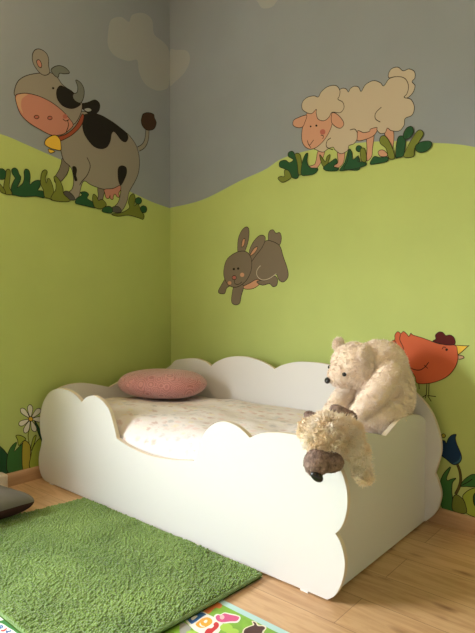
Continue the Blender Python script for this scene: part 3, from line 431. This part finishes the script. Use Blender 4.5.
head = furry('head', wv, wf_, M_bearskin, M_bear, bear, 17000, .0115, .0013, clump=45)
def ear_at(c, r):
    wv, wf_ = blob_union('ear', [(c,r,rot(0,10,-30))], M_bear, bear, .007, 3)
    return furry('ear', wv, wf_, M_bearskin, M_bear, head, 1100, .013, .0014)
ear_at(HC+FR@V(.016,.112,.070),(.036,.016,.038)); ear_at(HC+FR@V(-.072,-.055,.098),(.032,.018,.034))
def ball(name, c, r, m, parent, R_=I3, sub=3):
    iv, jf = ICO[sub]
    return mesh(name, [Vector(c)+R_@V(p.x*r[0],p.y*r[1],p.z*r[2]) for p in iv], jf, m, parent, True)
ball('nose', HC+FR@V(-.140,.030,-.070), (.013,.020,.016), M_black, head, rot(0,20,-10))
ball('eye', HC+FR@V(-.074,.106,-.030), (.010,.010,.010), M_black, head)
ball('eye', HC+FR@V(-.118,-.035,-.014), (.010,.010,.010), M_black, head)
def limb(name, pts, rs, n, parent, skin=M_bearskin, fur=M_bear, L=.0125, w=.0014, grav=.3, curl=.35, clump=45, flat=1):
    balls = []
    for i in range(len(pts)-1):
        k = max(2, int((pts[i+1]-pts[i]).length/.02))
        for j in range(k+1):
            t = j/k; r = rs[i]*(1-t)+rs[i+1]*t; balls.append((pts[i].lerp(pts[i+1],t),(r,r*flat,r),FR))
    wv, wf_ = blob_union(name, balls, fur, parent, .009, 5)
    return furry(name, wv, wf_, skin, fur, parent, n, L, w, grav=grav, curl=curl, clump=clump)
limb('arm', [bp(.06,.10,.29), bp(-.01,.15,.20), bp(-.09,.17,.11)], [.064,.060,.048], 8000, bear)
limb('arm', [bp(-.05,-.08,.22), bp(-.14,-.03,.14), bp(-.21,.06,.075)], [.05,.05,.042], 3000, bear)
limb('leg', [bp(.065,.075,.085), bp(.0,.125,.085), bp(-.06,.15,.08)], [.088,.078,.058], 8000, bear)
limb('leg', [bp(.0,-.08,.06), bp(-.1,-.12,.05), bp(-.17,-.10,.05)], [.07,.06,.055], 2500, bear)
# dog
DH = V(2.132,-.985,.630)
dog = thing('plush_dog', V(2.05,-.86,.50), 'curly cream plush dog with brown muzzle hanging its head over the bed corner', 'soft toy')
def dp(r, n, u): return DH + RT*r - FW*n + UP*u
wv, wf_ = blob_union('head', [(dp(0,0,0),(.088,.080,.072),rot(0,15)), (dp(.045,-.01,.0),(.07,.07,.06),rot()), (dp(-.03,.02,-.005),(.065,.06,.055),rot())], M_dog, dog, .008)
furry('head', wv, wf_, M_dogskin, M_dog, dog, 16000, .026, .0022, curl=.35, grav=.12, clump=50)
wv, wf_ = blob_union('body', [(V(2.03,-.80,.555),(.07,.10,.055),I3),(V(2.01,-.70,.55),(.075,.08,.06),I3)], M_dog, dog, .010)
furry('body', wv, wf_, M_dogskin, M_dog, dog, 3500, .020, .0024, curl=.45, clump=28)
wv, wf_ = blob_union('muzzle', [(dp(-.060,.075,-.078),(.050,.045,.048),rot(0,-40)), (dp(-.012,.058,-.078),(.052,.04,.042),rot(0,15)), (dp(-.070,.085,-.088),(.036,.034,.038),rot())], M_muz, dog, .006)
muz = furry('muzzle', wv, wf_, M_muz, M_muz, dog, 3500, .006, .0016, curl=.5)
ball('nose', dp(-.066,.108,-.118), (.026,.018,.017), M_black, muz, rot(0,38))
limb('ear', [dp(.060,.02,.02), dp(.098,.03,-.06), dp(.118,.03,-.145)], [.042,.042,.032], 5000, dog, M_dogskin, M_dog, .020, .0024, .4, .45, 28, .6)
limb('ear', [dp(-.085,-.02,.035), dp(-.10,-.03,.0)], [.026,.022], 900, dog, M_dogskin, M_dog, .018, .0024, .3, .45, 28, .7)
limb('paw', [dp(.030,-.055,.078), dp(.085,-.045,.056)], [.028,.026], 1300, dog, M_muz, M_muz, .006, .0016, .2, .5)
limb('paw', [dp(-.075,-.07,.060), dp(-.055,-.05,.060)], [.018,.018], 900, dog, M_muz, M_muz, .006, .0016, .2, .5)
# ------------------------------------------------------------ rug
RC = [(.571,-1.012),(1.835,-1.012),(1.79,-1.835),(.43,-1.835)]
def bil(u,v):
    a = Vector(RC[0]).lerp(Vector(RC[1]),u); b = Vector(RC[3]).lerp(Vector(RC[2]),u); p = a.lerp(b,v)
    return p
def rz(x,y): return .006 + .012*max(0,noise.noise(V(x*3.5,y*3.5,3))) 
rug = thing('shaggy_rug', (1.15,-1.42,.005), 'green chenille rug with nubby pile on the floor along the bed', 'rug')
def rug_build():
    nu, nv = 30, 20; vs = []
    for s in (0,1):
        for j in range(nv+1):
            for i in range(nu+1):
                p = bil(i/nu,j/nv); vs.append((p.x,p.y,.0048 if s == 0 else rz(p.x,p.y)+.008))
    m = (nu+1)*(nv+1); fs = []
    for j in range(nv):
        for i in range(nu):
            a = j*(nu+1)+i; fs.append((a,a+1,a+nu+2,a+nu+1)); fs.append((m+a,m+a+nu+1,m+a+nu+2,m+a+1))
    mesh('backing', vs, fs, M_rugback, rug)
    # pile of rounded nubs in rows
    nx, ny = 122, 82
    iv = [(1,0,0),(.5,.87,0),(-.5,.87,0),(-1,0,0),(-.5,-.87,0),(.5,-.87,0)]
    prof = [(.75,0),(1.0,.45),(.8,.85)]; tv, tf = [], []
    for j in range(ny):
        for i in range(nx):
            u = (i+.5+.5*(j%2)+random.uniform(-.12,.12))/nx; v = (j+.5+random.uniform(-.1,.1))/ny
            if u > .995: continue
            p = bil(u,v); z = rz(p.x,p.y)+.007; h = .015*random.uniform(.75,1.25)+.003*noise.noise(V(p.x*16,p.y*16,5)); r = .0064*random.uniform(.85,1.15); lx, ly = random.uniform(-.001,.001), random.uniform(-.001,.001)
            b = len(tv)
            for (rr,t) in prof:
                for (cx,cy,_) in iv: tv.append((p.x+cx*r*rr+lx*t, p.y+cy*r*rr+ly*t, z+h*t))
            tv.append((p.x+lx,p.y+ly,z+h))
            for k in range(6):
                k2 = (k+1)%6
                tf.append((b+k,b+k2,b+6+k2,b+6+k)); tf.append((b+6+k,b+6+k2,b+12+k2,b+12+k)); tf.append((b+12+k,b+12+k2,b+18))
    mesh('pile', tv, tf, M_rug, rug, True)
    # stitched binding round the edge
    pts = []
    for k in range(4):
        a, b = [(0,0),(1,0),(1,1),(0,1)][k], [(1,0),(1,1),(0,1),(0,0)][k]
        for t in range(40):
            u = a[0]+(b[0]-a[0])*t/40; v = a[1]+(b[1]-a[1])*t/40; p = bil(u,v); w = .004*noise.noise(V(p.x*9,p.y*9,0)); pts.append((p.x+w,p.y+w,.0165+.004*noise.noise(V(p.x*6,p.y*6,9))))
    n = len(pts); vs, fs = [], []
    c0 = V(1.15,-1.42,0)
    for i in range(n):
        p = V(*pts[i]); d = (V(*pts[(i+1)%n])-V(*pts[i-1])); d.z = 0; d.normalize(); nn = V(-d.y,d.x,0)
        for k in range(8):
            a = 2*math.pi*k/8; vs.append(p + nn*(.010*math.cos(a)-.006) + V(0,0,.0078*math.sin(a)))
    for i in range(n):
        for k in range(8): fs.append((i*8+k,i*8+(k+1)%8,((i+1)%n)*8+(k+1)%8,((i+1)%n)*8+k))
    mesh('binding', vs, fs, M_bind, rug, True)
rug_build()
# ------------------------------------------------------------ play mat under the rug
pm = thing('play_mat', (1.65,-1.95,0), 'colourful printed play mat with letters and animals sticking out under the green rug', 'play mat')
MX0,MX1,MY0,MY1 = .75,2.75,-2.65,-1.236
box('mat_sheet', (MX0,MY0,.0002), (MX1,MY1,.0036), [M_matgreen], pm)
def frame(x0,y0,x1,y1,w,z):
    v = [(x0,y0,z),(x1,y0,z),(x1,y1,z),(x0,y1,z),(x0+w,y0+w,z),(x1-w,y0+w,z),(x1-w,y1-w,z),(x0+w,y1-w,z)]
    return v, [(0,1,5,4),(1,2,6,5),(2,3,7,6),(3,0,4,7)]
mesh('border', *frame(MX0,MY0,MX1,MY1,.026,.0038), M_matblue, pm)
for i, (part, col, flat) in enumerate(MAT):
    pts = [(flat[k]/1000, flat[k+1]/1000) for k in range(0,len(flat),2)]
    sm = catmull(pts, True, 3); mesh(part, [(p.x,p.y,.0038+.00002*i) for p in sm], poly_faces(sm), MM[col], pm)
# ------------------------------------------------------------ floor cushion
cz = bpillow('floor_cushion', (.365,-1.61,.098), .26, .29, .17, math.radians(4), [M_cush, M_cushu], None, 14, pinch=.14)
tag(cz, 'dark grey floor cushion with pointed corner lying left of the green rug', 'cushion')
bx = box('storage_box', (.02,-1.85,0), (.105,-1.22,.108), M_box, None, .01)
tag(bx, 'pale box standing on the floor behind the grey cushion at the left wall', 'box')
# ------------------------------------------------------------ added ceiling lamp, unseen above the frame, for warm fill light
lamp = thing('added_fill_lamp', (1.3,-2.4,RZ), 'unseen round opal ceiling lamp added for warm fill light', 'lamp')
ball('fill_lamp_shade', (1.3,-2.4,RZ-.10), (.22,.22,.09), M_fill_lamp, lamp)
# ------------------------------------------------------------ lights
def area(name, loc, target, sx, sy, power, col):
    l = bpy.data.lights.new(name,'AREA'); l.shape = 'RECTANGLE'; l.size = sx; l.size_y = sy; l.energy = power; l.color = col
    o = link(bpy.data.objects.new(name,l)); o.location = loc; o.rotation_euler = (Vector(target)-Vector(loc)).to_track_quat('-Z','Y').to_euler(); return o
pl_ = area('window_daylight', (-.13,(W0+W1)/2,(WZ0+WZ1)/2), (2,(W0+W1)/2,(WZ0+WZ1)/2), W1-W0, WZ1-WZ0, 10, (1,1,1))
pl_.data.cycles.is_portal = True
pt = bpy.data.lights.new('warm_fill_light','POINT'); pt.energy = 48; pt.color = (1,.74,.48); pt.shadow_soft_size = .18  # added warm fill light for the closed room, below the added lamp
po = link(bpy.data.objects.new('warm_fill_light',pt)); po.location = (1.3,-2.4,RZ-.42)
w = bpy.data.worlds.new('world'); bpy.context.scene.world = w; w.use_nodes = True; wn = w.node_tree.nodes; wl = w.node_tree.links
wt = wn.new('ShaderNodeTexCoord'); wx = wn.new('ShaderNodeSeparateXYZ'); wr = wn.new('ShaderNodeValToRGB')
wl.new(wt.outputs['Generated'], wx.inputs[0]); wm = wn.new('ShaderNodeMapRange'); wm.inputs[1].default_value = -1; wl.new(wx.outputs['Z'], wm.inputs[0]); wl.new(wm.outputs[0], wr.inputs['Fac'])
e = wr.color_ramp.elements; e[0].position = .40; e[0].color = (.10,.10,.07,1); e[1].position = .62; e[1].color = (.88,.94,1,1); k = e.new(.52); k.color = (.41,.43,.42,1)
wl.new(wr.outputs['Color'], wn['Background'].inputs[0]); wn['Background'].inputs[1].default_value = 45
# ------------------------------------------------------------ camera
cd = bpy.data.cameras.new('camera'); cam = link(bpy.data.objects.new('camera',cd)); bpy.context.scene.camera = cam
cd.sensor_fit = 'VERTICAL'; cd.sensor_height = 36; cd.lens = 36*536/633; cd.clip_start = .02
F3 = FW*math.cos(PIT) - UP*math.sin(PIT); U3 = UP*math.cos(PIT) + FW*math.sin(PIT)
Rm = Matrix((RT,U3,-F3)).transposed(); cam.matrix_world = Matrix.Translation(CAM) @ Rm.to_4x4()
sc = bpy.context.scene; vs_ = sc.view_settings; vs_.view_transform = 'Standard'; vs_.look = 'None'; vs_.gamma = 1; vs_.exposure = .1; vs_.use_curve_mapping = False
